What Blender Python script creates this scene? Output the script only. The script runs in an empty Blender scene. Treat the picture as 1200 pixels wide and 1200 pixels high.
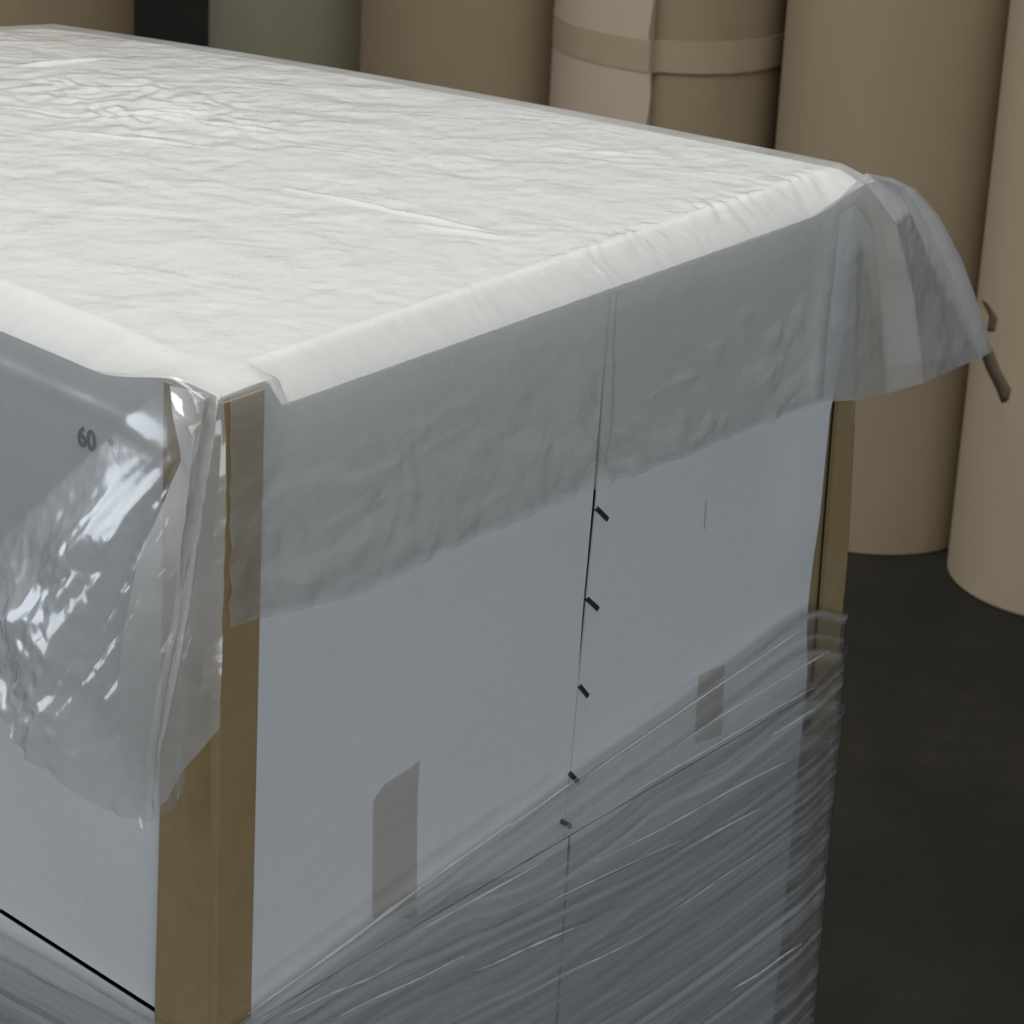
import bpy, math, random
import numpy as np
from mathutils import Matrix, Vector

random.seed(7); RNG = np.random.RandomState(11)
scn = bpy.context.scene
C = scn.collection

# ------------------------------------------------------------------ camera
F_PX, PITCH, ROLL = 3400.0, math.radians(21.5), math.radians(3.0)
HC = 1.90                                   # camera height
fwd = np.array([0, math.cos(PITCH), -math.sin(PITCH)])
r0 = np.array([1.0, 0, 0]); u0 = np.cross(r0, fwd)
right = math.cos(ROLL)*r0 + math.sin(ROLL)*u0
up = -math.sin(ROLL)*r0 + math.cos(ROLL)*u0
EYE = np.array([0, 0, HC])
cd = bpy.data.cameras.new('camera'); cam = bpy.data.objects.new('camera', cd); C.objects.link(cam)
cam.matrix_world = Matrix(((right[0], up[0], -fwd[0], 0), (right[1], up[1], -fwd[1], 0), (right[2], up[2], -fwd[2], HC), (0, 0, 0, 1)))
cd.sensor_width = 36; cd.lens = F_PX/1200*36; cd.clip_end = 60; cd.clip_start = .05
cd.dof.use_dof = True; cd.dof.focus_distance = 2.25; cd.dof.aperture_fstop = 22
scn.camera = cam

# ------------------------------------------------------------------ light
w = bpy.data.worlds.new('world'); scn.world = w; w.use_nodes = True
w.node_tree.nodes['Background'].inputs[0].default_value = (.80, .88, 1, 1)
w.node_tree.nodes['Background'].inputs[1].default_value = .10
def area(name, loc, target, sx, sy, power, col):
    d = bpy.data.lights.new(name, 'AREA'); d.shape = 'RECTANGLE'; d.size = sx; d.size_y = sy; d.energy = power; d.color = col
    o = bpy.data.objects.new(name, d); C.objects.link(o); o.location = loc
    o.rotation_euler = (Vector(target)-Vector(loc)).to_track_quat('-Z', 'Y').to_euler()
    return o
area('roof_skylight', (-.8, 2.6, 5.15), (-.8, 2.6, 0), 3.6, 2.0, 230, (1, .985, .96))
area('side_window', (-6.1, 3.3, 2.2), (0, 3.3, 2.2), 4.6, 2.6, 125, (.80, .89, 1))
area('loading_door', (2.0, -3.1, 1.8), (2.0, 0, 1.8), 4.0, 3.2, 112, (.87, .94, 1))
scn.view_settings.view_transform = 'Standard'; scn.view_settings.look = 'None'
scn.view_settings.gamma = 1; scn.view_settings.use_curve_mapping = False
scn.view_settings.exposure = 0.0

# ------------------------------------------------------------------ geometry helpers
def ray(x, y):
    d = fwd*F_PX + right*(x-600) - up*(y-600)
    return d/np.linalg.norm(d)
def at_z(x, y, z):
    d = ray(x, y); return EYE + d*((z-HC)/d[2])
def at_plane(x, y, A, n):
    d = ray(x, y); return EYE + d*(((A-EYE)@n)/(d@n))
def lerp(a, b, t): return a+(b-a)*t
def sstep(x, a, b):
    t = np.clip((x-a)/(b-a), 0, 1); return t*t*(3-2*t)
class Noise:                                # smooth 2-D noise out of random sines
    def __init__(s, freq, seed, n=9):
        r = np.random.RandomState(seed); a = r.rand(n)*2*np.pi; k = freq*(.5+r.rand(n))*2*np.pi
        s.kx, s.ky, s.p, s.n = k*np.cos(a), k*np.sin(a), r.rand(n)*2*np.pi, n
    def __call__(s, x, y):
        return sum(np.sin(s.kx[i]*x+s.ky[i]*y+s.p[i]) for i in range(s.n))/math.sqrt(s.n)
def crumple(x, y, freq, seed, n=6, ani=(1, 1)):
    """sharp-creased wrinkle field, roughly -1..1"""
    x = np.asarray(x)*ani[0]; y = np.asarray(y)*ani[1]
    r = np.random.RandomState(seed); h = 0
    for i in range(n):
        a = r.rand()*2*np.pi; k = freq*(.55+1.1*r.rand())
        ph = k*(np.cos(a)*x+np.sin(a)*y) + .55*Noise(freq*.45, seed*31+i)(x, y) + r.rand()
        tri = 4*np.abs((ph % 1)-.5)-1
        h = h + tri*(.5+.5*np.clip(Noise(freq*.35, seed*57+i)(x, y)+.1, -1, 1))*(.6+.5*r.rand())
    return h/math.sqrt(n)*.8
def link(name, me, mat, parent=None):
    o = bpy.data.objects.new(name, me); C.objects.link(o)
    if mat is not None: me.materials.append(mat)
    if parent is not None: o.parent = parent
    return o
def tag(o, label, cat, group=None, kind=None):
    if label: o['label'] = label
    if cat: o['category'] = cat
    if group: o['group'] = group
    if kind: o['kind'] = kind
    return o
def empty(name, loc, label, cat, group=None):
    o = bpy.data.objects.new(name, None); C.objects.link(o); o.empty_display_size = .1
    o.location = Vector([float(v) for v in loc]); bpy.context.view_layer.update()
    return tag(o, label, cat, group)
def keep(o, parent):                        # parent while keeping world coordinates of the mesh
    o.parent = parent; o.matrix_parent_inverse = Matrix.Translation(-parent.location)
    return o
def raw_mesh(name, v, f, smooth=False, uv=None):
    me = bpy.data.meshes.new(name); me.from_pydata([tuple(map(float, p)) for p in v], [], f)
    if smooth: me.polygons.foreach_set('use_smooth', [True]*len(me.polygons))
    if uv is not None:
        lay = me.uv_layers.new(name='UVMap'); li = np.empty(len(me.loops), dtype=np.int32); me.loops.foreach_get('vertex_index', li)
        lay.data.foreach_set('uv', np.asarray(uv, dtype=np.float32)[li].ravel())
    me.update(); return me
def grid_data(P, UV=None, base=0):
    n, m = P.shape[:2]
    v = P.reshape(-1, 3)
    f = [(base+i*m+j, base+i*m+j+1, base+(i+1)*m+j+1, base+(i+1)*m+j) for i in range(n-1) for j in range(m-1)]
    return v, f, (None if UV is None else UV.reshape(-1, 2))
def grid_mesh(name, grids, smooth=True):    # grids: list of (P, UV) joined to ONE mesh
    V, Fc, U = [], [], []
    for P, UV in grids:
        v, f, u = grid_data(P, UV, sum(len(q) for q in V)); V.append(v); Fc += f; U.append(u)
    return raw_mesh(name, np.concatenate(V), Fc, smooth, np.concatenate(U))
def slab_mesh(name, P, nrm, thick, smooth=False):
    """closed slab: outer grid P (n,m,3), inner grid moved by -nrm*thick"""
    n, m = P.shape[:2]; Q = P - np.asarray(nrm)*thick
    v = np.concatenate([P.reshape(-1, 3), Q.reshape(-1, 3)]); o = n*m; I = lambda i, j: i*m+j
    f = []
    for i in range(n-1):
        for j in range(m-1):
            f.append((I(i, j), I(i, j+1), I(i+1, j+1), I(i+1, j)))
            f.append((o+I(i, j), o+I(i+1, j), o+I(i+1, j+1), o+I(i, j+1)))
    for i in range(n-1):
        f.append((I(i, 0), I(i+1, 0), o+I(i+1, 0), o+I(i, 0))); f.append((I(i+1, m-1), I(i, m-1), o+I(i, m-1), o+I(i+1, m-1)))
    for j in range(m-1):
        f.append((I(0, j+1), I(0, j), o+I(0, j), o+I(0, j+1))); f.append((I(n-1, j), I(n-1, j+1), o+I(n-1, j+1), o+I(n-1, j)))
    return raw_mesh(name, v, f, smooth)
def box_mesh(name, x0, x1, y0, y1, z0, z1):
    v = [(x, y, z) for x in (x0, x1) for y in (y0, y1) for z in (z0, z1)]
    return raw_mesh(name, v, [(0, 1, 3, 2), (4, 6, 7, 5), (0, 4, 5, 1), (2, 3, 7, 6), (0, 2, 6, 4), (1, 5, 7, 3)])
def polyline(pts, n):                       # resample points (k,d) to n by length
    pts = np.asarray(pts, float); d = np.r_[0, np.cumsum(np.linalg.norm(np.diff(pts, axis=0), axis=1))]
    t = np.linspace(0, d[-1], n)
    return np.stack([np.interp(t, d, pts[:, k]) for k in range(pts.shape[1])], 1)

# ------------------------------------------------------------------ materials
def material(name):
    m = bpy.data.materials.new(name); m.use_nodes = True; nt = m.node_tree
    b = nt.nodes['Principled BSDF']; return m, nt, b
def node(nt, t, **kw):
    n = nt.nodes.new(t)
    for k, v in kw.items():
        if k in ('ins',):
            for a, b in v.items(): n.inputs[a].default_value = b
        else: setattr(n, k, v)
    return n
def ramp(nt, fac, stops):
    r = node(nt, 'ShaderNodeValToRGB'); e = r.color_ramp.elements
    while len(e) < len(stops): e.new(.5)
    for q, (p, c) in zip(e, stops): q.position = p; q.color = c if len(c) == 4 else (*c, 1)
    nt.links.new(fac, r.inputs[0]); return r.outputs[0]
def noise_tex(nt, scale, detail=3, coord='Object', mapping=None, rough=.5):
    tc = node(nt, 'ShaderNodeTexCoord'); src = tc.outputs[coord]
    if mapping:
        mp = node(nt, 'ShaderNodeMapping'); mp.inputs['Scale'].default_value = mapping; nt.links.new(src, mp.inputs[0]); src = mp.outputs[0]
    n = node(nt, 'ShaderNodeTexNoise'); n.inputs['Scale'].default_value = scale; n.inputs['Detail'].default_value = detail; n.inputs['Roughness'].default_value = rough
    nt.links.new(src, n.inputs['Vector']); return n.outputs['Fac']
def board_mat(name, c0, c1, scale=60, rough=.75, bump=.08, mapping=None, spec=.3):
    m, nt, b = material(name)
    a = noise_tex(nt, scale, 4, mapping=mapping); big = noise_tex(nt, 5, 3)
    mx = node(nt, 'ShaderNodeMath', operation='MULTIPLY_ADD'); nt.links.new(a, mx.inputs[0]); mx.inputs[1].default_value = .55
    m2 = node(nt, 'ShaderNodeMath', operation='MULTIPLY'); nt.links.new(big, m2.inputs[0]); m2.inputs[1].default_value = .45; nt.links.new(m2.outputs[0], mx.inputs[2])
    nt.links.new(ramp(nt, mx.outputs[0], [(.3, c0), (.7, c1)]), b.inputs['Base Color'])
    b.inputs['Roughness'].default_value = rough; b.inputs['Specular IOR Level'].default_value = spec
    bp = node(nt, 'ShaderNodeBump'); bp.inputs['Strength'].default_value = bump; bp.inputs['Distance'].default_value = .002
    nt.links.new(noise_tex(nt, 220, 2), bp.inputs['Height']); nt.links.new(bp.outputs[0], b.inputs['Normal'])
    return m
M_WHITE = board_mat('white_coated_board', (.69, .71, .725), (.74, .755, .765), 90, .6)
M_KRAFT = board_mat('kraft_board', (.30, .215, .105), (.355, .26, .135), 70, .8)
M_KRAFT_DULL = board_mat('kraft_liner', (.27, .20, .11), (.33, .25, .14), 70, .85)
M_ROLL = board_mat('kraft_paper_roll', (.245, .188, .116), (.28, .215, .134), 14, .85, .05, (1, 1, .25))
M_ROLL2 = board_mat('kraft_paper_wrapper', (.40, .31, .225), (.44, .345, .255), 14, .85, .05, (1, 1, .25))  # wrapper paper, its colour lightened in place of stronger light from the left
M_ROLL_LIT = board_mat('lit_kraft_roll', (.31, .24, .158), (.345, .27, .18), 14, .85, .05, (1, 1, .25))  # roll paper again, stronger light on the nearest roll put into its colour
M_ROLLO = board_mat('olive_kraft_roll', (.17, .155, .10), (.195, .177, .117), 14, .85, .05, (1, 1, .25))
M_TAPEB = board_mat('paper_tape', (.31, .235, .155), (.345, .265, .178), 30, .7)
M_SCUFF = board_mat('scuffed_paper', (.075, .058, .03), (.095, .074, .04), 40, .8)
M_WOOD = board_mat('pallet_wood', (.33, .23, .13), (.45, .33, .2), 9, .8, .2, (1, 8, 8))
M_CORE = board_mat('roll_core_board', (.30, .22, .14), (.36, .27, .18), 40, .85)
M_SCRATCH = board_mat('scratched_board', (.40, .41, .42), (.46, .47, .48), 90, .6)
M_INK, _nt, _b = material('grey_ink'); _b.inputs['Base Color'].default_value = (.09, .095, .10, 1); _b.inputs['Roughness'].default_value = .7
M_STAPLE, _nt, _b = material('dull_steel_wire'); _b.inputs['Base Color'].default_value = (.12, .12, .125, 1); _b.inputs['Metallic'].default_value = .8; _b.inputs['Roughness'].default_value = .45
M_WALLP = board_mat('painted_plaster', (.34, .32, .29), (.40, .38, .35), 3, .9)
M_CEIL = board_mat('ceiling_sheet', (.42, .42, .41), (.5, .5, .49), 3, .9)

def floor_mat():
    m, nt, b = material('dark_worn_concrete')
    n1 = noise_tex(nt, 2.2, 8, rough=.65); n2 = noise_tex(nt, 9, 6, rough=.7)
    c1 = ramp(nt, n1, [(.33, (.009, .0095, .0075)), (.52, (.016, .015, .011)), (.72, (.028, .023, .016))])
    c2 = ramp(nt, n2, [(.35, (.72, .74, .70)), (.7, (1.12, 1.06, 1.0))])
    mx = node(nt, 'ShaderNodeMix', data_type='RGBA', blend_type='MULTIPLY'); mx.inputs['Factor'].default_value = 1
    nt.links.new(c1, mx.inputs['A']); nt.links.new(c2, mx.inputs['B']); nt.links.new(mx.outputs['Result'], b.inputs['Base Color'])
    b.inputs['Roughness'].default_value = .72; b.inputs['Specular IOR Level'].default_value = .25
    bp = node(nt, 'ShaderNodeBump'); bp.inputs['Strength'].default_value = .2; bp.inputs['Distance'].default_value = .004
    nt.links.new(n2, bp.inputs['Height']); nt.links.new(bp.outputs[0], b.inputs['Normal'])
    return m
M_FLOOR = floor_mat()

def film_mat(name, haze, edge, rough, tint, bumps, gain=1.3, hazevar=(0.12, 14, (1, 1, 1)), hr=(0, 1), hazecol=(.86, .87, .88)):
    """thin polyethylene: clear + milky haze (more where seen at a slant) + gloss; bumps = [(uv mapping, scale, strength, distance, 'noise'/'crease')]"""
    m = bpy.data.materials.new(name); m.use_nodes = True; nt = m.node_tree; nt.nodes.clear(); L = nt.links.new
    out = node(nt, 'ShaderNodeOutputMaterial'); tc = node(nt, 'ShaderNodeTexCoord')
    last = None
    for mapping, scale, strength, dist, kind in bumps:
        mp = node(nt, 'ShaderNodeMapping'); mp.inputs['Scale'].default_value = mapping; L(tc.outputs['UV'], mp.inputs[0])
        wn = node(nt, 'ShaderNodeTexNoise'); wn.inputs['Scale'].default_value = scale*.6; L(mp.outputs[0], wn.inputs['Vector'])
        if kind == 'crease':
            mw = node(nt, 'ShaderNodeMix', data_type='VECTOR'); mw.inputs['Factor'].default_value = .06
            L(mp.outputs[0], mw.inputs['A']); L(wn.outputs['Color'], mw.inputs['B'])
            t = node(nt, 'ShaderNodeTexVoronoi', feature='F1'); t.inputs['Scale'].default_value = scale; L(mw.outputs['Result'], t.inputs['Vector']); h = t.outputs['Distance']
        else:
            wn.inputs['Scale'].default_value = scale; wn.inputs['Detail'].default_value = 4; h = wn.outputs['Fac']
        bp = node(nt, 'ShaderNodeBump'); bp.inputs['Strength'].default_value = strength; bp.inputs['Distance'].default_value = dist
        L(h, bp.inputs['Height'])
        if last is not None: L(last, bp.inputs['Normal'])
        last = bp.outputs[0]
    lw = node(nt, 'ShaderNodeLayerWeight'); lw.inputs['Blend'].default_value = .35; L(last, lw.inputs['Normal'])
    mp = node(nt, 'ShaderNodeMapping'); mp.inputs['Scale'].default_value = hazevar[2]; L(tc.outputs['UV'], mp.inputs[0])
    hn = node(nt, 'ShaderNodeTexNoise'); hn.inputs['Scale'].default_value = hazevar[1]; hn.inputs['Detail'].default_value = 5; L(mp.outputs[0], hn.inputs['Vector'])
    hq = node(nt, 'ShaderNodeMapRange'); hq.inputs[1].default_value = hr[0]; hq.inputs[2].default_value = hr[1]; L(hn.outputs['Fac'], hq.inputs[0])
    a = node(nt, 'ShaderNodeMath', operation='MULTIPLY_ADD'); L(lw.outputs['Facing'], a.inputs[0]); a.inputs[1].default_value = edge; a.inputs[2].default_value = haze-hazevar[0]
    b = node(nt, 'ShaderNodeMath', operation='MULTIPLY_ADD'); L(hq.outputs[0], b.inputs[0]); b.inputs[1].default_value = 2*hazevar[0]; L(a.outputs[0], b.inputs[2]); b.use_clamp = True
    tr = node(nt, 'ShaderNodeBsdfTransparent'); tr.inputs[0].default_value = (*tint, 1)
    df = node(nt, 'ShaderNodeBsdfDiffuse'); df.inputs[0].default_value = (*hazecol, 1); L(last, df.inputs['Normal'])
    tl = node(nt, 'ShaderNodeBsdfTranslucent'); tl.inputs[0].default_value = (*hazecol, 1); L(last, tl.inputs['Normal'])
    hz = node(nt, 'ShaderNodeMixShader'); hz.inputs[0].default_value = .4; L(df.outputs[0], hz.inputs[1]); L(tl.outputs[0], hz.inputs[2])
    base = node(nt, 'ShaderNodeMixShader'); L(b.outputs[0], base.inputs[0]); L(tr.outputs[0], base.inputs[1]); L(hz.outputs[0], base.inputs[2])
    gl = node(nt, 'ShaderNodeBsdfGlossy'); gl.inputs['Roughness'].default_value = rough; gl.inputs[0].default_value = (1, 1, 1, 1); L(last, gl.inputs['Normal'])
    lf = node(nt, 'ShaderNodeLayerWeight'); lf.inputs['Blend'].default_value = .5; L(last, lf.inputs['Normal'])      # Schlick reflectance, the same from both sides of the film
    p5 = node(nt, 'ShaderNodeMath', operation='POWER'); L(lf.outputs['Facing'], p5.inputs[0]); p5.inputs[1].default_value = 5
    fr = node(nt, 'ShaderNodeMath', operation='MULTIPLY_ADD'); L(p5.outputs[0], fr.inputs[0]); fr.inputs[1].default_value = .94; fr.inputs[2].default_value = .06
    g = node(nt, 'ShaderNodeMath', operation='MULTIPLY'); L(fr.outputs[0], g.inputs[0]); g.inputs[1].default_value = gain; g.use_clamp = True
    fin = node(nt, 'ShaderNodeMixShader'); L(g.outputs[0], fin.inputs[0]); L(base.outputs[0], fin.inputs[1]); L(gl.outputs[0], fin.inputs[2])
    L(fin.outputs[0], out.inputs[0]); return m
M_COVER = film_mat('clear_polythene_sheet', .27, .30, .20, (.95, .942, .918),
                   [((1, 1, 1), 22, .20, .004, 'crease'), ((.7, 1.5, 1), 50, .12, .002, 'crease'), ((1, 1, 1), 30, .2, .002, 'noise')], 1.1, (.13, 14, (.6, 1.3, 1)), (.3, .7), (.82, .82, .80))
M_FLAP = film_mat('folded_polythene_corner', .47, .30, .13, (.95, .945, .925),  # haze of the folded layers, raised further to stand in for a bright reflection
                 [((1, 1, 1), 24, .15, .003, 'crease'), ((1, 1, 1), 45, .15, .002, 'noise')], 1.6, (.08, 16, (1, 1, 1)), (.3, .7))
M_EAR = film_mat('crumpled_polythene_corner', .14, .28, .19, (.97, .967, .955),
                 [((1, 1, 1), 24, .22, .004, 'crease'), ((1, 1, 1), 45, .2, .002, 'noise')], 1.8, (.06, 16, (1, 1, 1)), (.3, .7))
M_STRETCH = film_mat('stretch_wrap_film', .29, .10, .17, (.94, .943, .945),  # streaked haze paints the highlights along the film folds
                     [((1.0, 55, 1), 1.6, .5, .005, 'noise'), ((.6, 150, 1), 2.0, .3, .002, 'noise')], 1.6, (.24, 1.4, (.4, 80, 1)), (.48, .66))
M_STRAND = film_mat('roped_film_strand', .72, .1, .15, (.95, .95, .95), [((2, 2, 1), 20, .4, .002, 'noise')], 1.8, (.2, 9, (1, 1, 1)), (.3, .7))
M_TAPE = film_mat('clear_packing_tape', .18, .12, .22, (.945, .92, .875), [((1, 6, 1), 20, .4, .002, 'noise')], 1.2, (.05, 20, (1, 4, 1)), (0, 1), (.62, .56, .48))

# ------------------------------------------------------------------ the room
def struct(name, me, mat, label):
    o = link(name, me, mat); o['kind'] = 'structure'; o['label'] = label; return o
struct('floor', box_mesh('floor', -6, 6, -3, 9.5, -.1, 0), M_FLOOR, 'dark worn concrete warehouse floor')
struct('wall_back', box_mesh('wall_back', -6, 6, 9.5, 9.7, 0, 5.3), M_WALLP, 'plain grey warehouse wall behind the paper rolls')
def holed_slab(name, fixed, t, a0, a1, b0, b1, holes, axes):
    """rectangular slab with rectangular holes in a row along a"""
    V, Fc = [], []
    def add(p0, p1, q0, q1):
        base = len(V)
        for s in (fixed, fixed+t):
            for (p, q) in ((p0, q0), (p1, q0), (p1, q1), (p0, q1)):
                c = [0, 0, 0]; c[axes[0]] = p; c[axes[1]] = q; c[axes[2]] = s; V.append(c)
        Fc.extend([tuple(base+i for i in f) for f in ((0, 1, 2, 3), (7, 6, 5, 4), (0, 4, 5, 1), (1, 5, 6, 2), (2, 6, 7, 3), (3, 7, 4, 0))])
    cur = a0
    for (h0, h1, k0, k1) in holes:
        add(cur, h0, b0, b1); add(h0, h1, b0, k0); add(h0, h1, k1, b1); cur = h1
    add(cur, a1, b0, b1)
    return raw_mesh(name, V, Fc)
struct('wall_left', holed_slab('wall_left', -6.2, .2, -3, 9.5, 0, 5.3, [(1.0, 5.6, .9, 3.5)], (1, 2, 0)), M_WALLP, 'grey warehouse side wall with a wide window opening')
struct('wall_front', holed_slab('wall_front', -3.2, .2, -6, 6, 0, 5.3, [(0, 4, .2, 3.4)], (0, 2, 1)), M_WALLP, 'grey warehouse wall with a loading door opening')
struct('ceiling', holed_slab('ceiling', 5.2, .1, -3, 9.5, -6, 6, [(1.6, 3.6, -2.6, 1.0)], (1, 0, 2)), M_CEIL, 'sheet ceiling with a rectangular skylight opening')

# ------------------------------------------------------------------ carton frame of reference
ZT = 1.25
N = at_z(258, 462, ZT); R = at_z(1015, 203, ZT); Lp = at_z(0, 355, ZT)
U = (R-N)/np.linalg.norm(R-N); W = float(np.linalg.norm(R-N))
V_ = (Lp-N)/np.linalg.norm(Lp-N); LW = 1.05
Zv = np.array([0, 0, 1.0])
nR = np.array([U[1], -U[0], 0]); nL = np.array([-V_[1], V_[0], 0])      # outward normals
angF = math.radians(142.5); VF = np.array([math.cos(angF), math.sin(angF), 0])   # direction of the far top edge
nF = np.array([VF[1], -VF[0], 0])
if nF@U < 0: nF = -nF
def wr(x, y, off=0):                        # pixel -> (s, z) on the right-hand wall plane
    P = at_plane(x, y, N+nR*off, nR); return float((P-N)@U), float(P[2])
def wl(x, y, off=0):                        # pixel -> (b, z) on the left-hand wall plane
    P = at_plane(x, y, N+nL*off, nL); return float((P-N)@V_), float(P[2])
def PR(s, z, off): return N*np.array([1, 1, 0]) + np.multiply.outer(s, U) + np.multiply.outer(z, Zv) + np.multiply.outer(off, nR)
def PL(b, z, off): return N*np.array([1, 1, 0]) + np.multiply.outer(b, V_) + np.multiply.outer(z, Zv) + np.multiply.outer(off, nL)
# the far edge sinks away towards the left
far_px = [(0, 25), (80, 31), (157, 42), (240, 57), (330, 75), (400, 88), (500, 101), (650, 127), (750, 150), (850, 165), (915, 180), (1015, 203)]
fb, fz = [], []
for p in far_px:
    P = at_plane(*p, R, nF); fb.append(float((P-R)@VF)); fz.append(float(P[2])-ZT)
fit = np.polyfit(fb, fz, 3)
def farz(b):
    b = np.clip(b, 0, max(fb)); return np.polyval(fit, b)-np.polyval(fit, 0)
def top_xy(a, b):
    d = lerp(V_[None, :], VF[None, :], (np.ravel(a)/W)[:, None]); d = d/np.linalg.norm(d, axis=1)[:, None]
    P = N[None, :]*np.array([1, 1, 0]) + np.ravel(a)[:, None]*U[None, :] + np.ravel(b)[:, None]*d
    return P.reshape(np.shape(a)+(3,))
def top_z(a, b): return ZT + farz(b)*np.clip(a/W, 0, 1)**1.6
ZB = .145                                   # underside of the carton, on the pallet

# ------------------------------------------------------------------ the two white cartons, one on the other
ctr = (N + U*W/2 + V_*LW/2)*np.array([1, 1, 0])
ZS = float(np.mean([wr(540, 1036)[1], wr(660, 966)[1], wl(0, 1090)[1], wl(190, 1196)[1]]))     # bottom of the upper carton
RHO = .028
def rho_at(s): return .022*sstep(s, .046, .062)*(1-.6*sstep(s, W-.10, W-.01))+.001                 # how far the folded lid edge comes down along the stapled side
def left_rho(b): return .020*sstep(b, .03, .14)+.001                # and along the printed end
def edge_drop(a, b): return rho_at(a)*np.clip(1-b/RHO, 0, 1)**1.3 + left_rho(b)*np.clip(1-a/.030, 0, 1)**1.4
carton = empty('white_carton', (ctr[0], ctr[1], ZS), 'white corrugated carton with a row of staples along its side seam, under the plastic sheet', 'carton', 'white cartons stacked on the pallet')
under = empty('white_carton', (ctr[0], ctr[1], ZB), 'lower white corrugated carton seen through the stretch film', 'carton', 'white cartons stacked on the pallet')
def part(name, me, mat, parent=None, label=None):
    o = link(name, me, mat); keep(o, parent or carton)
    if label: o['label'] = label
    return o
seam_px = [(716, 318), (697, 572), (686, 690), (677, 800), (668, 900), (661, 962)]
seam = sorted([wr(*p)[::-1] for p in seam_px]); sz = [q[0] for q in seam]; ss = [q[1] for q in seam]
seam_s = lambda z: np.interp(z, sz, ss)
seam2_s = lambda z: np.interp(z, sorted([wr(652, 1200)[1], wr(667, 985)[1]]), [wr(652, 1200)[0], wr(667, 985)[0]])
edge_px = [(1010, 240), (966, 470), (957, 560), (950, 640), (945, 740), (946, 785), (935, 900), (905, 1200)]
ed = sorted([wr(*p)[::-1] for p in edge_px]); ez = [q[0] for q in ed]; es = [q[1] for q in ed]
edge_s = lambda z: np.minimum(np.interp(z, ez, es), W-.006)
gap_px = [(702, 318, 1.2), (697, 572, 5.0), (692, 640, 4.2), (684, 720, 3.8), (678, 790, 1.8), (668, 890, 1.4), (660, 960, 1.0), (653, 1200, .8)]
gp = sorted([(wr(a, b)[1], c*.00105) for a, b, c in gap_px]); gap = lambda z: np.interp(z, [q[0] for q in gp], [q[1] for q in gp])
def wall_panel(name, s0, s1, off, mat, zlo, zhi, thick=.0015, ns=30, parent=None, nz=60):
    t = np.linspace(0, 1, ns); Zg, Tg = np.meshgrid(np.linspace(zlo, zhi, nz), t, indexing='ij')
    S = s0(Zg)*(1-Tg)+s1(Zg)*Tg
    if zhi > ZT-.01: Zg = zlo + (Zg-zlo)*(ZT-.0015-rho_at(S)-zlo)/(zhi-zlo)
    return part(name, slab_mesh(name, PR(S, Zg, off(S, Zg)), nR, thick, False), mat, parent)
zero = lambda s, z: .0005+0*s
bow = lambda s, z: .0005+.008*sstep(s, W-.14, W)*sstep(z, .83, .95)*(1-sstep(z, ZT-.20, ZT-.06))
wall_panel('side_panel', lambda z: 0*z+.001, lambda z: seam_s(z)-gap(z)*.5, zero, M_WHITE, ZS, ZT)
wall_panel('side_panel', lambda z: seam_s(z)+gap(z)*.5, edge_s, bow, M_WHITE, ZS, ZT)
wall_panel('side_panel', lambda z: 0*z+.001, lambda z: seam2_s(z)-.0018, zero, M_WHITE, ZB, ZS-.0016, parent=under, nz=20)
wall_panel('side_panel', lambda z: seam2_s(z)+.0018, edge_s, zero, M_WHITE, ZB, ZS-.0016, parent=under, nz=20)
# far corners and hidden walls
FB = N + V_*LW; FR = R + VF*LW
Sg = np.linspace(0, 1, 12)
for (zlo, zhi, par) in ((ZS, ZT, carton), (ZB, ZS-.006, under)):
    tb = np.concatenate([np.linspace(.001, .2, 24), np.linspace(.23, LW, 20)]); Bg, Tg = np.meshgrid(tb, np.linspace(0, 1, 30))
    Zg = zlo + ((ZT-.0015-left_rho(Bg) if par is carton else zhi)-zlo)*Tg
    part('end_panel', slab_mesh('end_panel', PL(Bg, Zg, 0*Bg), nL, .002), M_WHITE, par)
    P = np.stack([np.stack([lerp(R+VF*.022, FR, t)*[1, 1, 0] for t in Sg]) for z in range(10)])
    for j, t in enumerate(Sg): P[:, j, 2] = np.linspace(zlo, ZT-.004+float(farz(np.array(t*LW))) if par is carton else zhi, 10)
    part('end_panel', slab_mesh('end_panel', P-nF*.009, nF, .002), M_WHITE, par)
    P = np.stack([np.stack([lerp(FB, FR, t)*[1, 1, 0] for t in Sg]) for z in range(10)])
    for j, t in enumerate(Sg): P[:, j, 2] = np.linspace(zlo, float(top_z(np.array(t*W), np.array(LW)))-.004 if par is carton else zhi, 10)
    part('side_panel', slab_mesh('side_panel', P-V_*.001, V_, .002), M_WHITE, par)
    part('base', slab_mesh('base', np.stack([np.stack([N+(U+V_)*.004, FB+(U-V_)*.004]), np.stack([R+(V_-U)*.014, FR-(V_+U)*.014])])*[1, 1, 0]+Zv*(zlo+.003), (0, 0, 1), .003), M_KRAFT_DULL, par)
# lid, following the sagging top, its edges folded over at a slant
ga = np.concatenate([np.linspace(0, .034, 16), np.linspace(.04, .12, 18), np.linspace(.135, W-.003, 40)])
gb = np.concatenate([np.linspace(0, .034, 16), np.linspace(.04, .16, 16), np.linspace(.175, LW-.002, 40)])
Ag, Bg2 = np.meshgrid(ga, gb, indexing='ij')
P = top_xy(Ag, Bg2); P[..., 2] = top_z(Ag, Bg2) - .0005 - edge_drop(Ag, Bg2)
part('lid', slab_mesh('lid', P, (0, 0, 1), .0009, False), M_WHITE)
part('lid', slab_mesh('lid', np.stack([np.stack([N+(U+V_)*.004, FB+(U-V_)*.004]), np.stack([R+(V_-U)*.014, FR-(V_+U)*.014])])*[1, 1, 0]+Zv*(ZS-.0005), (0, 0, 1), .003), M_KRAFT_DULL, under)
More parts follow.
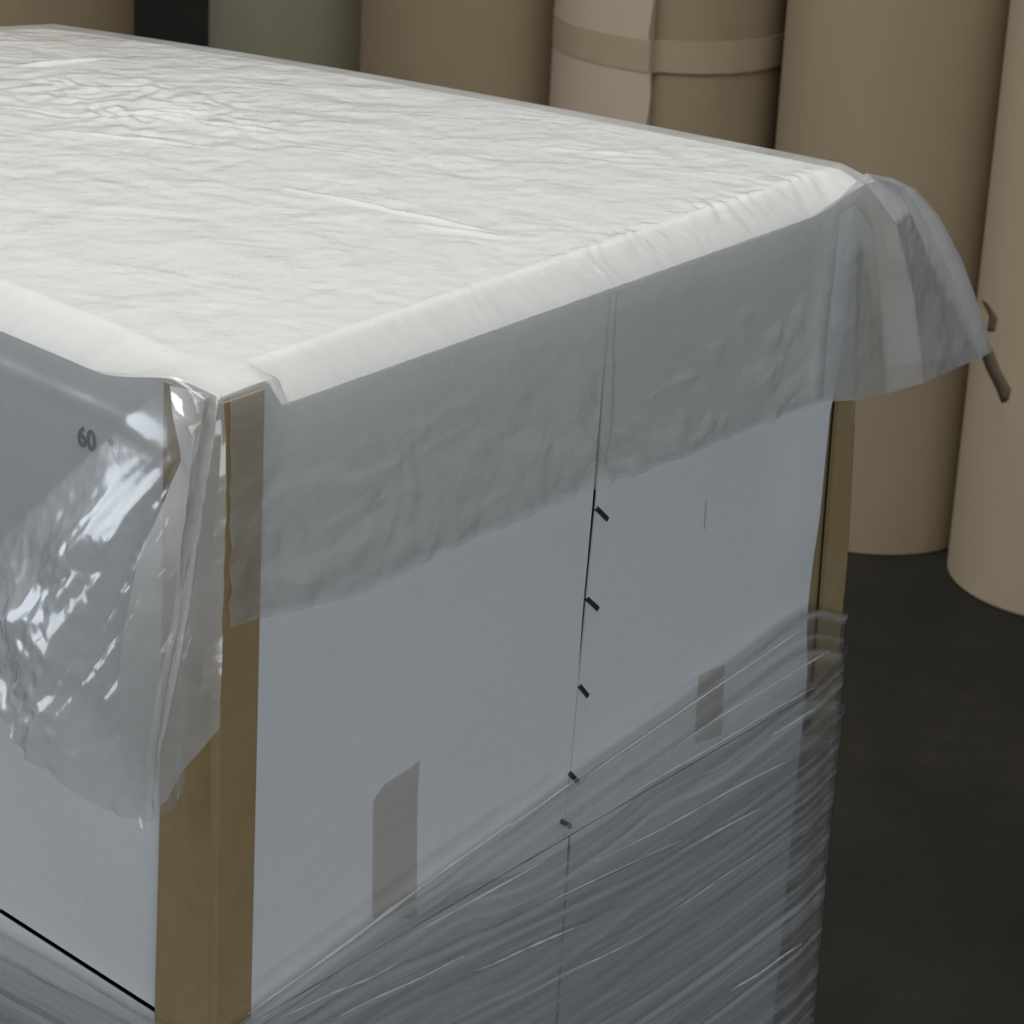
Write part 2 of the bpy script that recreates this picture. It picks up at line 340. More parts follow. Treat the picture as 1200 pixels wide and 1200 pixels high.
# staples down the seam
def staple_mesh():
    v, f = [], []
    def bar(x0, x1, y0, y1, z0, z1):
        b = len(v); v.extend([(x, y, z) for x in (x0, x1) for y in (y0, y1) for z in (z0, z1)])
        f.extend([tuple(b+i for i in q) for q in ((0, 1, 3, 2), (4, 6, 7, 5), (0, 4, 5, 1), (2, 3, 7, 6), (0, 2, 6, 4), (1, 5, 7, 3))])
    bar(-.0058, .0058, -.0013, .0013, .0006, .0014); bar(-.0058, -.0048, -.0011, .0011, -.004, .001); bar(.0048, .0058, -.0011, .0011, -.004, .001)
    return raw_mesh('staple', v, f)
sm = staple_mesh(); sm.materials.append(M_STAPLE)
for (x0, y0, x1, y1, k) in ((698, 596, 710, 608, 1), (687, 702, 699, 713, 1), (678, 804, 687, 815, .9), (666, 906, 677, 917, .95), (656, 962, 667, 968, .9)):
    s0, z0 = wr(x0, y0); s1, z1 = wr(x1, y1)
    ax = U*(s1-s0)+Zv*(z1-z0); L_ = np.linalg.norm(ax); ax = ax/L_; ay = np.cross(nR, ax); k = L_/.0112
    o = bpy.data.objects.new('staple', sm); C.objects.link(o)
    c = PR((s0+s1)/2, (z0+z1)/2, .0008)
    keep(o, carton); o.matrix_basis = Matrix(((ax[0]*k, ay[0]*1.6, nR[0], c[0]), (ax[1]*k, ay[1]*1.6, nR[1], c[1]), (ax[2]*k, ay[2]*1.6, nR[2], c[2]), (0, 0, 0, 1)))
    o['label'] = 'dull steel staple'
# clear tape strips on the side
def wall_patch(name, cols, off, mat, uvs=4, n=14, label=None, dome=0):
    Pn = []; UVn = []
    for i, col in enumerate(cols):
        q = polyline([wr(*p) for p in col], n); Pn.append(PR(q[:, 0], q[:, 1], off+dome*np.sin(np.linspace(0, 3.1, n))*(i % 2)+0*q[:, 0])); UVn.append(q)
    return part(name, grid_mesh(name, [(np.stack(Pn), np.stack(UVn))]), mat, label=label)
wall_patch('packing_tape', [[(435, 938), (434, 1076)], [(448, 919), (447, 1076)], [(463, 909), (460, 1076)], [(478, 900), (474, 1076)], [(490, 890), (487, 932), (486, 1076)]], .0022, M_TAPE, label='clear tan packing tape with a lifted torn end', dome=.0012)
wall_patch('packing_tape', [[(817, 792), (812, 870)], [(832, 784), (828, 866)], [(848, 778), (844, 860)]], .0016, M_TAPE, label='short clear packing tape strip')
wall_patch('pencil_mark', [[(826.3, 586), (824, 620)], [(827.3, 586), (825, 620)]], .0009, M_SCRATCH, label='short dark vertical scratch')
# printed number on the end panel
def printed_text(body, px, height, label):
    cu = bpy.data.curves.new('printed_number', 'FONT'); cu.body = body; cu.size = height/.70; cu.align_x = 'CENTER'; cu.align_y = 'CENTER'; cu.extrude = .0002; cu.offset = .0004
    tmp = bpy.data.objects.new('tmp', cu); C.objects.link(tmp)
    me = bpy.data.meshes.new_from_object(tmp.evaluated_get(bpy.context.evaluated_depsgraph_get())); bpy.data.objects.remove(tmp)
    o = link('printed_number', me, M_INK); keep(o, carton); b, z = wl(*px); c = PL(b, z, .0006); ax = -V_
    o.matrix_basis = Matrix(((ax[0], 0, nL[0], c[0]), (ax[1], 0, nL[1], c[1]), (0, 1, 0, c[2]), (0, 0, 0, 1))); o['label'] = label
printed_text('60', (102, 515), .0150, 'grey printed number 60')

mb, mz = wl(131, 518); ang_ = np.linspace(0, 2*np.pi, 18, endpoint=False)
part('printed_mark', raw_mesh('printed_mark', np.stack([PL(mb+.0034*math.cos(a), mz+.0026*math.sin(a), .0009) for a in ang_]), [tuple(range(18))]), M_INK, label='small grey printed mark')

# ------------------------------------------------------------------ cardboard corner boards
def board(name, flange_a, flange_b, label):
    """L-shaped angle board: list of rows, each row = points from one edge round the corner to the other, given as outer face grid + normals"""
    o = link(name, flange_a, M_KRAFT); return tag(o, label, 'corner board')
def corner_board(name, rows_o, rows_i, label, mat):
    n, m = rows_o.shape[:2]
    v = np.concatenate([rows_o.reshape(-1, 3), rows_i.reshape(-1, 3)]); o = n*m; I = lambda i, j: i*m+j; f = []
    for i in range(n-1):
        for j in range(m-1):
            f.append((I(i, j), I(i, j+1), I(i+1, j+1), I(i+1, j))); f.append((o+I(i, j), o+I(i+1, j), o+I(i+1, j+1), o+I(i, j+1)))
        f.append((I(i, 0), I(i+1, 0), o+I(i+1, 0), o+I(i, 0))); f.append((I(i+1, m-1), I(i, m-1), o+I(i, m-1), o+I(i+1, m-1)))
    for j in range(m-1):
        f.append((I(0, j+1), I(0, j), o+I(0, j), o+I(0, j+1))); f.append((I(n-1, j), I(n-1, j+1), o+I(n-1, j+1), o+I(n-1, j)))
    ob = link(name, raw_mesh(name, v, f), mat); return tag(ob, label, 'corner board', 'cardboard corner boards on the carton')
# near corner: flange on each wall, rounded bend
zc = np.linspace(ZB+.01, ZT-.005, 24)
rw = np.interp(zc, [wr(288, 1195)[1], wr(305, 455)[1]], [wr(288, 1195)[0], wr(304, 455)[0]])
lw_ = np.interp(zc, [wl(187, 1190)[1], wl(195, 930)[1], ZT], [wl(187, 1190)[0], wl(194, 930)[0], wl(194, 930)[0]-.002])
def near_row(i, o):
    z = zc[i]; pts = []
    base = N*np.array([1, 1, 0]) + Zv*z
    for b in np.linspace(lw_[i], .006, 4): pts.append(base + V_*b + nL*o)
    for t in (.25, .5, .75):
        n_ = nL*(1-t)+nR*t; n_ = n_/np.linalg.norm(n_); pts.append(base + n_*(o*1.15)+ (V_*(1-t)+U*t)*.0018)
    for s in np.linspace(.006, rw[i], 4): pts.append(base + U*s + nR*o)
    return np.stack(pts)
corner_board('cardboard_corner_board', np.stack([near_row(i, .0050) for i in range(24)]), np.stack([near_row(i, .0022) for i in range(24)]),
             'brown cardboard corner board standing full height between the printed end and the stapled side', M_KRAFT)
# far corner
fo_px = [(1014, 212), (993, 645), (978, 795), (960, 960), (940, 1200), (926, 1350)]
fi_px = [(1003, 215), (978, 470), (966, 620), (955, 770), (945, 900), (918, 1200), (905, 1350)]
fo = sorted([wr(*p)[::-1] for p in fo_px]); fi = sorted([wr(*p)[::-1] for p in fi_px])
zf = np.linspace(ZB+.01, ZT-.030, 24)
so = np.interp(zf, [q[0] for q in fo], [q[1] for q in fo]); si = np.interp(zf, [q[0] for q in fi], [q[1] for q in fi])
def far_row(i, d):
    z = zf[i]; base = N*np.array([1, 1, 0]) + Zv*z; s0 = max(so[i]-d, W+.0025-d+.004)
    pts = [base+U*s+nR*(-.0005+.0035-d) for s in np.linspace(si[i]+.002, s0-.004, 4)]
    pts.append(base+U*(s0-.001)+nR*(.002-d))
    pts += [base+U*s0+VF*b+nR*(-.004-d+.004) for b in np.linspace(.006, .05, 4)]
    return np.stack(pts)
corner_board('cardboard_corner_board', np.stack([far_row(i, 0.) for i in range(24)]), np.stack([far_row(i, .004) for i in range(24)]),
             'brown cardboard corner board behind the bowed white panel, on the paper roll side', M_KRAFT)
# kraft liner edge showing between the bowed panel and that board
zi = np.linspace(ZS+.002, ZT-.03, 24); sii = np.interp(zi, [q[0] for q in fi], [q[1] for q in fi]); Zg, Tg = np.meshgrid(zi, np.linspace(0, 1, 4), indexing='ij')
S = np.minimum((sii[:, None]-.03)*(1-Tg)+(sii[:, None]+.007)*Tg, W-.001)
part('inner_liner', slab_mesh('inner_liner', PR(S, Zg, -.0055+0*S), nR, .003), M_KRAFT_DULL)

# ------------------------------------------------------------------ polythene cover sheet
cover = empty('plastic_cover_sheet', (ctr[0], ctr[1], ZT), 'clear crinkled polythene sheet draped over the top of the white carton', 'plastic sheet')
# top and right-hand skirt in one strip: j runs from the far edge over the side edge and down
skirt_px = [(262, 738), (300, 726), (350, 716), (400, 704), (440, 690), (500, 659), (560, 632), (620, 607), (697, 572), (760, 553), (830, 528), (900, 497), (940, 482), (968, 470)]
sk = [wr(*p, .012) for p in skirt_px]
skirt_z = lambda s: np.interp(s, [q[0] for q in sk], [q[1] for q in sk])
skl_px = [(-260, 640), (-120, 740), (0, 825), (70, 897), (125, 948), (165, 968), (185, 952), (215, 915), (262, 880)]
skl = sorted([wl(*p, .055 if p[0] < 100 else .040) for p in skl_px])
skl_z = lambda b: np.interp(b, [q[0] for q in skl], [q[1] for q in skl])
# --- top, with the slanted edges
na = 330; nbt = 330
a1 = np.concatenate([np.linspace(0, .034, 18), np.linspace(.034, W+.002, na-17)[1:]])
b1 = np.concatenate([np.linspace(0, .034, 18), np.linspace(.034, LW, nbt-17)[1:]])
Aw, Bg = np.meshgrid(a1, b1, indexing='ij')
P = top_xy(Aw, Bg); X, Y = P[..., 0], P[..., 1]
inner = sstep(Bg, .012, .06)*sstep(Aw, .012, .05)*sstep(W-Aw, .0, .05)
edgew = np.exp(-((Bg-.022)/.022)**2)*sstep(Aw, .08, .14)*sstep(W-Aw, .02, .05)
h = .0040 + inner*(.0015*crumple(X, Y, 8, 3, 7) + .0006*crumple(X, Y, 20, 5, 8) + .0003*crumple(X, Y, 48, 9, 7)) \
    + inner*.0040*np.exp(-(((Aw-.62*W)/.10)**2+((Bg-.62)/.16)**2))*crumple(X, Y, 20, 44, 6) + edgew*.0030*crumple(X, Y, 32, 45, 7)*np.clip(Noise(3, 46)(X, Y)+.5, 0, 1)
for (x0, y0, x1, y1, hh, wd) in ((330, 220, 590, 279, .0022, .005), (480, 266, 600, 284, .0022, .007), (640, 172, 800, 186, .0014, .004), (60, 150, 250, 170, .0018, .005), (180, 130, 330, 150, .0018, .005), (20, 62, 130, 45, .003, .009)):
    a_, b_ = at_z(x0, y0, ZT)[:2], at_z(x1, y1, ZT)[:2]; d_ = b_-a_; L2 = d_@d_
    t_ = np.clip(((X-a_[0])*d_[0]+(Y-a_[1])*d_[1])/L2, 0, 1); dist = np.hypot(X-a_[0]-t_*d_[0], Y-a_[1]-t_*d_[1])
    h = h + hh*np.clip(1-dist/wd, 0, 1)*np.sin(np.pi*np.clip(t_, .02, .98))**.6
h = np.maximum(h, .0012)
P[..., 2] = top_z(Aw, Bg) + h - edge_drop(Aw, Bg)
out_r = .0085*(1-sstep(Bg, 0, .02)); out_l = .0070*(1-sstep(Aw, 0, .018))
P = P + out_r[..., None]*nR + out_l[..., None]*nL
UVt = np.stack([X, Y], -1)
# --- right skirt
T = np.linspace(0, 1, 120)
Saw, Tg = np.meshgrid(a1, T, indexing='ij')
step = .0095 - .0035*sstep(Saw, seam_s(1.1)-.002, seam_s(1.1)+.004) + .004*sstep(Saw, W-.14, W)
zedge = P[:, 0, 2][:, None]; zlow = skirt_z(Saw)
Zs = zedge*(1-Tg)+zlow*Tg
dn = np.clip((zedge-Zs)/.22, 0, 1.2); wr_amp = sstep(dn, .03, .5)
cr = crumple(Saw*.8-Zs*.7, Zs*1.1+Saw*.5, 8, 21, 6)
offs = lerp(.0085, step, sstep(Tg, 0, .06)) + wr_amp*(.0068*np.abs(cr)+.0030*crumple(Saw, Zs, 17, 23, 6)+.0006*crumple(Saw, Zs, 40, 25, 6)) + .004*sstep(dn, .6, 1.1)
offs = np.maximum(offs, .0075)
Ps = PR(Saw, Zs, offs)
UVs = np.stack([Saw+3, Zs-zedge+7], -1)
Ps[:, 0, :] = P[:, 0, :]
# --- left skirt
b_here, Tgl = np.meshgrid(b1, np.linspace(0, 1, 170), indexing='ij')
zedl = P[0, :, 2][:, None]; zl = skl_z(b_here)
Zl = zedl*(1-Tgl)+zl*Tgl
# diagonal from the corner down to the left: above it the film lies flat, below it puffs out in crumples
d0 = wl(196, 455); d1 = wl(0, 640)
diag = d0[1] + (b_here-d0[0])*(d1[1]-d0[1])/(d1[0]-d0[0])
q = diag - Zl                               # >0 below the diagonal
puff = sstep(q, -.01, .10)
drop = ZT-Zl
tuck = .0018*np.exp(-((drop-.045)/.008)**2)*sstep(b_here, .02, .08)
amp = sstep(drop, .03, .12)*(.35+.65*puff)
phi = np.arctan2(ZT+.02-Zl, b_here+.03); rad = np.hypot(ZT+.02-Zl, b_here+.03)
lump = .011*np.abs(crumple(phi*.42, rad*.45, 6.5, 61, 5))+.006*crumple(phi*.42, rad*.5, 15, 63, 6)+.0032*crumple(b_here, Zl, 22, 65, 7)+.0014*crumple(b_here, Zl, 45, 67, 7)
offl = .0070 + tuck + puff*.014 + .24*np.clip(q, 0, .20)*sstep(b_here, .02, .12) + amp*np.where(puff > .02, lump, lump*.3)*(.15+.85*puff)
offl = np.maximum(offl, .0070)
Pl = PL(b_here, Zl, offl)
Pl[:, 0, :] = P[0, :, :]
UVl = np.stack([b_here+11, Zl-zedl+15], -1)
o = link('draped_film', grid_mesh('draped_film', [(P, UVt), (Ps, UVs)]), M_COVER); keep(o, cover)
o = link('hanging_side_film', grid_mesh('hanging_side_film', [(Pl, UVl)]), M_EAR); keep(o, cover); o['label'] = 'crumpled shiny film hanging down the printed end'
# --- rear skirts (behind the carton)
nb3 = 60
Bq, Tq = np.meshgrid(np.linspace(0, 1, nb3), np.linspace(0, 1, 24), indexing='ij')
idx = np.linspace(0, nbt-1, nb3).round().astype(int)
start = P[-1, idx, :]
out_ = .006*np.sin(np.clip(Tq/.2, 0, 1)*np.pi/2)
dz = np.where(Tq < .2, .012*(1-np.cos(np.clip(Tq/.2, 0, 1)*np.pi/2)), .012+(Tq-.2)/.8*.22)
Pq = start[:, None, :] + out_[..., None]*nF + np.where(Tq > .2, .003*crumple(Bq*1.05, dz, 12, 71, 5)+.003, 0)[..., None]*nF - dz[..., None]*Zv
UVq = np.stack([Bq*1.05+21, -dz+25], -1)
o = link('rear_film', grid_mesh('rear_film', [(Pq, UVq)]), M_COVER); keep(o, cover)

# --- loose corner flaps: columns of (pixel, offset) on a wall plane, folded between the columns
def flap(name, cols, plane, mat, rows, per, seed, amp, label, extra=None):
    G = []
    for col in cols:
        pts = []
        for (x, y, of) in col:
            s, z = plane(x, y, of); pts.append((s, z, of))
        G.append(polyline(pts, rows))
    Q = []
    for k in range(len(G)-1):
        for t in np.linspace(0, 1, per, endpoint=False): Q.append(lerp(G[k], G[k+1], t))
    Q.append(G[-1]); Q = np.stack(Q)
    s, z, of = Q[..., 0], Q[..., 1], Q[..., 2]
    fade = sstep(np.linspace(0, 1, rows), 0, .10)[None, :]
    of = of + fade*amp*(.6*crumple(s, z, 13, seed, 6)+.35*crumple(s, z, 28, seed+1, 7)+.16*crumple(s, z, 60, seed+2, 6))
    Pp = (PR if plane is wr else PL)(s, z, of)
    o = link(name, grid_mesh(name, [(Pp, np.stack([s+31+seed, z], -1))]), mat); keep(o, cover); o['label'] = label; return o
near_cols = [
    [(199, 452, .012), (203, 490, .030), (212, 540, .040), (190, 592, .046), (163, 652, .050), (146, 730, .048), (138, 800, .045), (145, 890, .042), (166, 972, .038)],
    [(226, 458, .010), (228, 500, .018), (222, 560, .022), (213, 640, .026), (205, 720, .030), (184, 810, .034), (172, 890, .034), (172, 966, .034)],
    [(248, 462, .010), (236, 510, .012), (224, 560, .014), (214, 640, .018), (212, 720, .022), (196, 800, .026), (184, 880, .028), (178, 950, .030)],
    [(256, 464, .010), (244, 560, .026), (230, 660, .036), (226, 692, .038), (206, 800, .042), (186, 890, .042), (184, 946, .040)],
    [(260, 464, .010), (258, 560, .016), (248, 660, .022), (243, 740, .026), (238, 800, .030), (214, 870, .034), (196, 938, .036)],
    [(262, 466, .010), (266, 560, .012), (264, 660, .014), (261, 740, .016), (259, 800, .020), (258, 853, .024), (211, 907, .034)],
]
flap('corner_flap', near_cols, wl, M_FLAP, 110, 16, 81, .0020, 'folded loose film corner hanging over the brown corner board')
far_cols = [
    [(988, 228, .007), (980, 300, .013), (970, 390, .018), (964, 471, .019)],
    [(1000, 216, .006), (1003, 300, .018), (1002, 380, .022), (1001, 469, .026)],
    [(1006, 209, .005), (1026, 280, .012), (1034, 370, .014), (1040, 461, .020)],
    [(1010, 206, .005), (1050, 262, .030), (1070, 350, .030), (1082, 449, .028)],
    [(1012, 205, .004), (1066, 248, .020), (1100, 330, .012), (1122, 431, .012)],
    [(1014, 204, .003), (1060, 220, .008), (1090, 270, .006), (1125, 345, .004), (1149, 420, .006)],
    [(1014, 203, .002), (1045, 208, .010), (1074, 222, .016), (1100, 252, .018), (1129, 308, .018), (1148, 362, .016), (1163, 412, .014)],
    [(1012, 203, -.012), (1040, 209, -.05), (1060, 225, -.07), (1080, 260, -.08), (1095, 310, -.09), (1105, 360, -.09), (1110, 420, -.09)],
    [(1008, 203, -.03), (1030, 212, -.10), (1035, 250, -.13), (1040, 300, -.14), (1040, 340, -.14), (1040, 390, -.14), (1040, 430, -.14)],
]
flap('corner_flap', far_cols, wr, M_FLAP, 90, 14, 91, .0013, 'loose film corner sticking out towards the paper rolls')

# ------------------------------------------------------------------ stretch wrap round the lower half
wrap = empty('stretch_film_wrap', (ctr[0], ctr[1], .18), 'streaky clear stretch film wound around the lower half of the white carton', 'stretch film')
def round_path(S):
    """signed path length S: <0 along the end wall from the near corner, 0..W side wall, >W round the far corner; returns base point and normal"""
    S = np.asarray(S, float); P = np.zeros(S.shape+(3,)); n = np.zeros(S.shape+(3,))
    NB = N*np.array([1, 1, 0]); We = W+.004
    a = S < 0; c = S > We; b = ~a & ~c
    P[a] = NB + np.multiply.outer(-S[a], V_); n[a] = nL
    P[b] = NB + np.multiply.outer(S[b], U); n[b] = nR
    P[c] = NB + U*We + np.multiply.outer(S[c]-We, VF); n[c] = nF
    for (s0, n0, n1) in ((0, nL, nR), (We, nR, nF)):
        k = np.abs(S-s0) < .018; t = np.clip((S[k]-s0)/.036+.5, 0, 1)[..., None]; m = n0*(1-t)+n1*t
        n[k] = m/np.linalg.norm(m, axis=-1, keepdims=True)*(1+.10*np.sin(t*np.pi))
    return P, n
def zprof(px_r, px_l, off=.012):
    pts = [(-wl(x, y, off)[0], wl(x, y, off)[1]) for x, y in px_l] + [wr(x, y, off) for x, y in px_r]
    pts.sort(); g_ = np.linspace(-1.2, 1.2, 481); y_ = np.interp(g_, [p[0] for p in pts], [p[1] for p in pts]); k_ = np.exp(-(np.arange(-12, 13)/5.)**2); k_ /= k_.sum()
    y_ = np.convolve(np.pad(y_, 12, mode='edge'), k_, 'valid'); return lambda s: np.interp(s, g_, y_)
S_path = np.concatenate([np.linspace(-.95, -.03, 70), np.linspace(-.028, .028, 15), np.linspace(.032, W-.02, 190), np.linspace(W-.018, W+.03, 17), np.linspace(W+.06, W+.9, 25)])
def lean(s, z):                             # the foot of the far corner board leans out
    return np.interp(z, [q[0] for q in fo], [max(q[1]-W-.006, 0) for q in fo])*sstep(s, W-.12, W)
def film_layer(ztop_f, zbot_f, nv, off, seed, pleat, tilt, name='film_layer', label=None, rope=0.004):
    v = np.linspace(0, 1, nv)**1.15; Sg, Vg = np.meshgrid(S_path, v, indexing='ij')
    zt, zb = ztop_f(Sg), zbot_f(Sg); Z = zt*(1-Vg)+zb*Vg
    r = np.random.RandomState(seed)
    # pleats run along the film: coordinate across the pleats
    c = -Vg*.36                              # pleats fan out from the slanted upper edge to the level foot
    pl = 0
    for i in range(9):
        k = 18+110*r.rand(); ph = c*k+r.rand()*9+.22*Noise(.7, seed*9+i)(Sg, c*3)
        pl = pl + (np.abs((ph % 1)-.5)*2-.5)*np.clip(Noise(1.1, seed*13+i)(Sg, c*6)+.25, 0, 1)
    of = off + pleat*pl/3*(1-.75*sstep(Vg, .25, .6))*(1-.8*sstep(Sg, W-.06, W-.01))
    of = of + rope*np.exp(-((zt-Z)/.007)**2)*(1+.4*Noise(9, seed+5)(Sg, 0*Sg))
    of = np.maximum(of, .0075 + .0015*(off > .012)); of = of*(1-.35*sstep(Sg, W-.05, W+.004))
    B, n = round_path(Sg)
    P = B + Zv*Z[..., None] + n*of[..., None] + U*lean(Sg, Z)[..., None]
    UV = np.stack([Sg+seed, c], -1)
    o = link(name, grid_mesh(name, [(P, UV)]), M_STRETCH); keep(o, wrap)
    if label: o['label'] = label
    return o
upper = zprof([(262, 1207), (290, 1192), (436, 1081), (500, 1040), (560, 996), (620, 955), (680, 908), (800, 826), (945, 712), (983, 738)], [(-200, 985), (0, 1090), (60, 1122), (130, 1163), (190, 1199), (225, 1212)])
second = zprof([(262, 1215), (290, 1203), (440, 1094), (500, 1058), (530, 1034), (600, 1022), (660, 990), (735, 938), (765, 908), (850, 872), (960, 785), (980, 768)], [(-200, 1004), (0, 1112), (60, 1142), (130, 1180), (190, 1212)])
third = zprof([(262, 1225), (290, 1216), (440, 1130), (560, 1080), (660, 1035), (760, 990), (860, 925), (960, 850), (978, 835)], [(-200, 1040), (0, 1145), (130, 1215), (190, 1240)])
low = lambda s: .20+0*s
film_layer(upper, low, 150, .0105, 5, .0022, lambda s: upper(s)*.9, rope=.003)
film_layer(second, low, 150, .0150, 8, .0035, lambda s: second(s)*.85, rope=.004)
film_layer(third, low, 130, .0200, 12, .0035, lambda s: third(s)*.8, rope=.003)

# roped strands of bunched film, added and kept milky to paint the bright highlight streaks
for i, (x0, y0, x1, y1, r_) in enumerate(((292, 1190, 600, 964, .0016), (430, 1092, 690, 902, .0010), (560, 1136, 690, 1083, .0014), (400, 1192, 545, 1121, .0013), (800, 997, 893, 947, .0013), (700, 1010, 930, 890, .0011),
        (860, 1162, 941, 1108, .0014), (790, 1068, 905, 990, .0009), (740, 932, 955, 806, .0014), (770, 892, 974, 762, .0013), (690, 912, 940, 738, .0010), (480, 1100, 640, 1010, .0011), (610, 1170, 760, 1095, .0009), (330, 1196, 470, 1128, .0012), (905, 862, 955, 832, .0014), (640, 1060, 800, 985, .0010))):
    s0, z0 = wr(x0, y0, .026); s1, z1 = wr(x1, y1, .026); n_ = 40; t = np.linspace(0, 1, n_); a_ = np.linspace(0, 2*np.pi, 9)
    rad_ = r_*.75*np.sin(np.pi*np.clip(t, .02, .98))**.35*(1+.35*Noise(6, 500+i)(t, 0*t)); rad_ = np.maximum(rad_, .0002)
    sl = s0+(s1-s0)*t; zl_ = z0+(z1-z0)*t+.0012*Noise(1.2, 600+i)(t, 0*t)
    Pn = np.stack([PR(sl, zl_+rad_*math.sin(a), .0245+rad_*math.cos(a)) for a in a_])
    o = link('film_strand', grid_mesh('film_strand', [(Pn, np.stack([np.stack([sl, zl_+.01*k], -1) for k in range(9)]))]), M_STRAND); keep(o, wrap)

# ------------------------------------------------------------------ wooden pallet below the carton
pal = empty('wooden_pallet', (ctr[0], ctr[1], 0), 'wooden pallet standing on the dark floor under the white carton', 'pallet')
def quad_slab(name, a0, a1, b0, b1, z0, z1):
    P = np.stack([np.stack([N*[1, 1, 0]+U*a0+V_*b0, N*[1, 1, 0]+U*a0+V_*b1]), np.stack([N*[1, 1, 0]+U*a1+V_*b0, N*[1, 1, 0]+U*a1+V_*b1])])+Zv*z1
    o = link(name, slab_mesh(name, P, (0, 0, 1), z1-z0), M_WOOD); keep(o, pal)
for i in range(7): quad_slab('deck_board', .01+i*.118, .11+i*.118, 0, LW+.04, .118, .1405)
for b in (0, LW/2-.03, LW-.06): quad_slab('stringer', .01, W-.01, b, b+.1, .0225, .118)
for i in (0, 3, 6): quad_slab('bottom_board', .01+i*.118, .11+i*.118, 0, LW+.04, 0, .0225)

# ------------------------------------------------------------------ kraft paper rolls
def cyl_mesh(name, r, z0, z1, a0=0, a1=2*math.pi, n=96, rin=None, nz=2, wob=None, bevel=.004):
    full = abs(a1-a0-2*math.pi) < 1e-6
    A = np.linspace(a0, a1, n, endpoint=not full)
    prof = [(r-bevel, z0), (r, z0+bevel)] + [(r, z) for z in np.linspace(z0+bevel, z1-bevel, nz+1)[1:-1]] + [(r, z1-bevel), (r-bevel, z1)]
    prof += [(rin, z1), (rin, z0)]
    k = len(prof); v = []; f = []
    for i, a in enumerate(A):
        for j, (rr_, z) in enumerate(prof):
            q = wob(a, z, rr_) if wob else (a, rr_)
            v.append((q[1]*math.cos(q[0]), q[1]*math.sin(q[0]), z))
    m = len(A)
    for i in range(m if full else m-1):
        i2 = (i+1) % m
        for j in range(k): j2 = (j+1) % k; f.append((i*k+j, i2*k+j, i2*k+j2, i*k+j2))
    if not full: f.append(tuple(range(k))[::-1]); f.append(tuple((m-1)*k+j for j in range(k)))
    me = raw_mesh(name, v, f, False)
    me.polygons.foreach_set('use_smooth', [True]*len(me.polygons))
    me.set_sharp_from_angle(angle=math.radians(35))
    return me
FS = HC/1.95                                # floor distances measured for a 1.95 m eye, scaled
def az(x, y): d = ray(x, y); return math.atan2(d[0], d[1])
def roll(x, y, D, r, side, h, label, mat=M_ROLL):
    """tangent pixel (x, y) of its left (side=1) or right (-1) outline, centre distance D"""
    a = az(x, y) + side*math.asin(r/D)
    e = empty('kraft_paper_roll', (D*math.sin(a), D*math.cos(a), 0), label, 'paper roll', 'kraft paper rolls standing behind the carton')
    o = link('paper_body', cyl_mesh('paper_body', r, 0, h, rin=.045, nz=4), mat, e)
    c = link('core_tube', cyl_mesh('core_tube', .045, .0, h+.004, rin=.038, n=32, bevel=.001), M_CORE, e)
    return e, a
RR = .22*FS
e4, _ = roll(1147, 330, 4.875*FS, RR, 1, 1.32, 'tan kraft paper roll with a dark torn strip, standing nearest the open floor', M_ROLL_LIT)
e3, _ = roll(912, 130, 5.09*FS, RR, 1, 1.38, 'tan kraft paper roll between the torn roll and the taped roll')
e2, a2 = roll(651, 60, 5.27*FS, RR-.006, 1, 1.40, 'kraft paper roll with a loose wrapper edge and a paper tape band')
e1, _ = roll(423, 40, 5.55*FS, RR, 1, 1.38, 'plain tan kraft paper roll beside the taped roll')
e0, _ = roll(245, 20, 5.95*FS, RR, 1, 1.36, 'olive brown paper roll beside the dark gap', M_ROLLO)
em, _ = roll(157, 10, 5.2*FS, RR, -1, 1.38, 'tan paper roll on the other side of the dark gap')
# wrapper sheet and tape band on the taped roll (angles seen from above, facing the camera = -pi/2 + ...)
def face_angle(e, px):                      # angle on the cylinder where the pixel's ray meets it
    c = np.array(e.location)[:2]; d = ray(*px); d2 = d[:2]; b = -(d2@c); q = d2@d2
    disc = b*b-q*(c@c-RR*RR); t = (-b-math.sqrt(max(disc, 0)))/q; p = d2*t-c
    return math.atan2(p[1], p[0])
g = face_angle(e2, (763, 60))
wv = Noise(5, 401)
def wrap_wob(a, z, r_):
    e = (a-(g-2.2))/2.2                      # 0..1 towards the free edge
    if e > .9: a = a + .018*float(wv(z*1.0, 0*z))*(e-.9)/.1
    return a, r_ + (.010*max(0, (e-.75)/.25)**2)
wm = cyl_mesh('wrapper_sheet', RR, .002, 1.395, g-2.2, g, 60, rin=RR-.0035, nz=60, wob=wrap_wob, bevel=.0006)
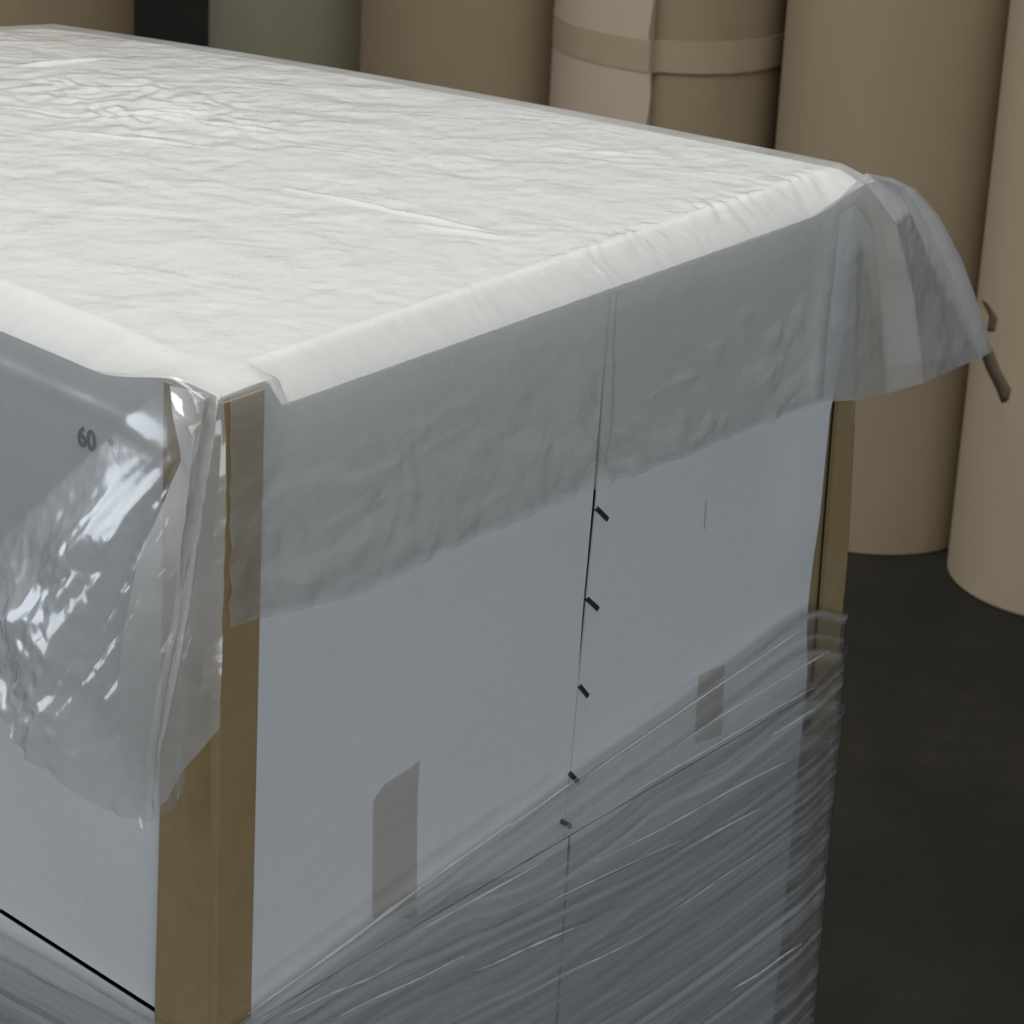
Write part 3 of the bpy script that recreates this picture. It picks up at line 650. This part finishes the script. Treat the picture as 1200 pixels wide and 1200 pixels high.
o = link('wrapper_sheet', wm, M_ROLL2, e2); o['label'] = 'loose paper wrapper with a ragged vertical edge'
zt1 = EYE[2]+ray(700, 62)[2]*(np.linalg.norm(np.array(e2.location)[:2])-RR)/np.linalg.norm(ray(700, 62)[:2])
def tape_wob(a, z, r_):
    e = (a-(g-2.2))/2.2
    return a, r_ + (.010*max(0, (min(e, 1)-.75)/.25)**2 if e <= 1 else -.004*min(1, (e-1)/.03)+.010*max(0, 1-(e-1)/.03))
tm = cyl_mesh('tape_band', RR+.0012, zt1-.028, zt1+.028, g-2.0, g+1.6, 120, rin=RR+.0003, wob=tape_wob, bevel=.0002)
o = link('tape_band', tm, M_TAPEB, bpy.data.objects['wrapper_sheet']); o['label'] = 'brown paper tape band'
# dark curved scuff on the nearest roll: a torn strip of paper curling off the surface
def scuff(cols, name='torn_strip'):
    v = []; 
    for col in cols:
        row = []
        for (x, y, lift_) in polyline(col, 12):
            c = np.array(e4.location); d = ray(x, y); ang = face_angle(e4, (x, y))
            dist = math.hypot(c[0]+RR*math.cos(ang), c[1]+RR*math.sin(ang)); z = HC+d[2]/math.hypot(d[0], d[1])*dist
            row.append(((RR+lift_)*math.cos(ang), (RR+lift_)*math.sin(ang), z))
        v.append(row)
    me = grid_mesh(name, [(np.array(v), np.array(v)[..., :2])]); o = link(name, me, M_SCUFF, e4); o['label'] = 'dark torn paper strip'
    s_ = o.modifiers.new('thickness', 'SOLIDIFY'); s_.thickness = .0008
scuff([[(1151, 352, .0010), (1160, 370, .0010), (1157, 388, .0010)], [(1156, 354, .0010), (1164, 370, .0010), (1163, 388, .0010)], [(1160, 358, .0010), (1169, 372, .0010), (1166, 388, .0010)]])
scuff([[(1148, 410, .0010), (1156, 432, .0010), (1168, 456, .0010), (1174, 472, .0010)], [(1156, 408, .0010), (1164, 432, .0010), (1176, 452, .0010), (1180, 470, .0010)], [(1163, 408, .0010), (1172, 432, .0010), (1185, 456, .0010), (1182, 468, .0010)]])
print('BUILD OK W=%.3f farz(LW)=%.3f' % (W, float(farz(np.array(LW)))), fit)
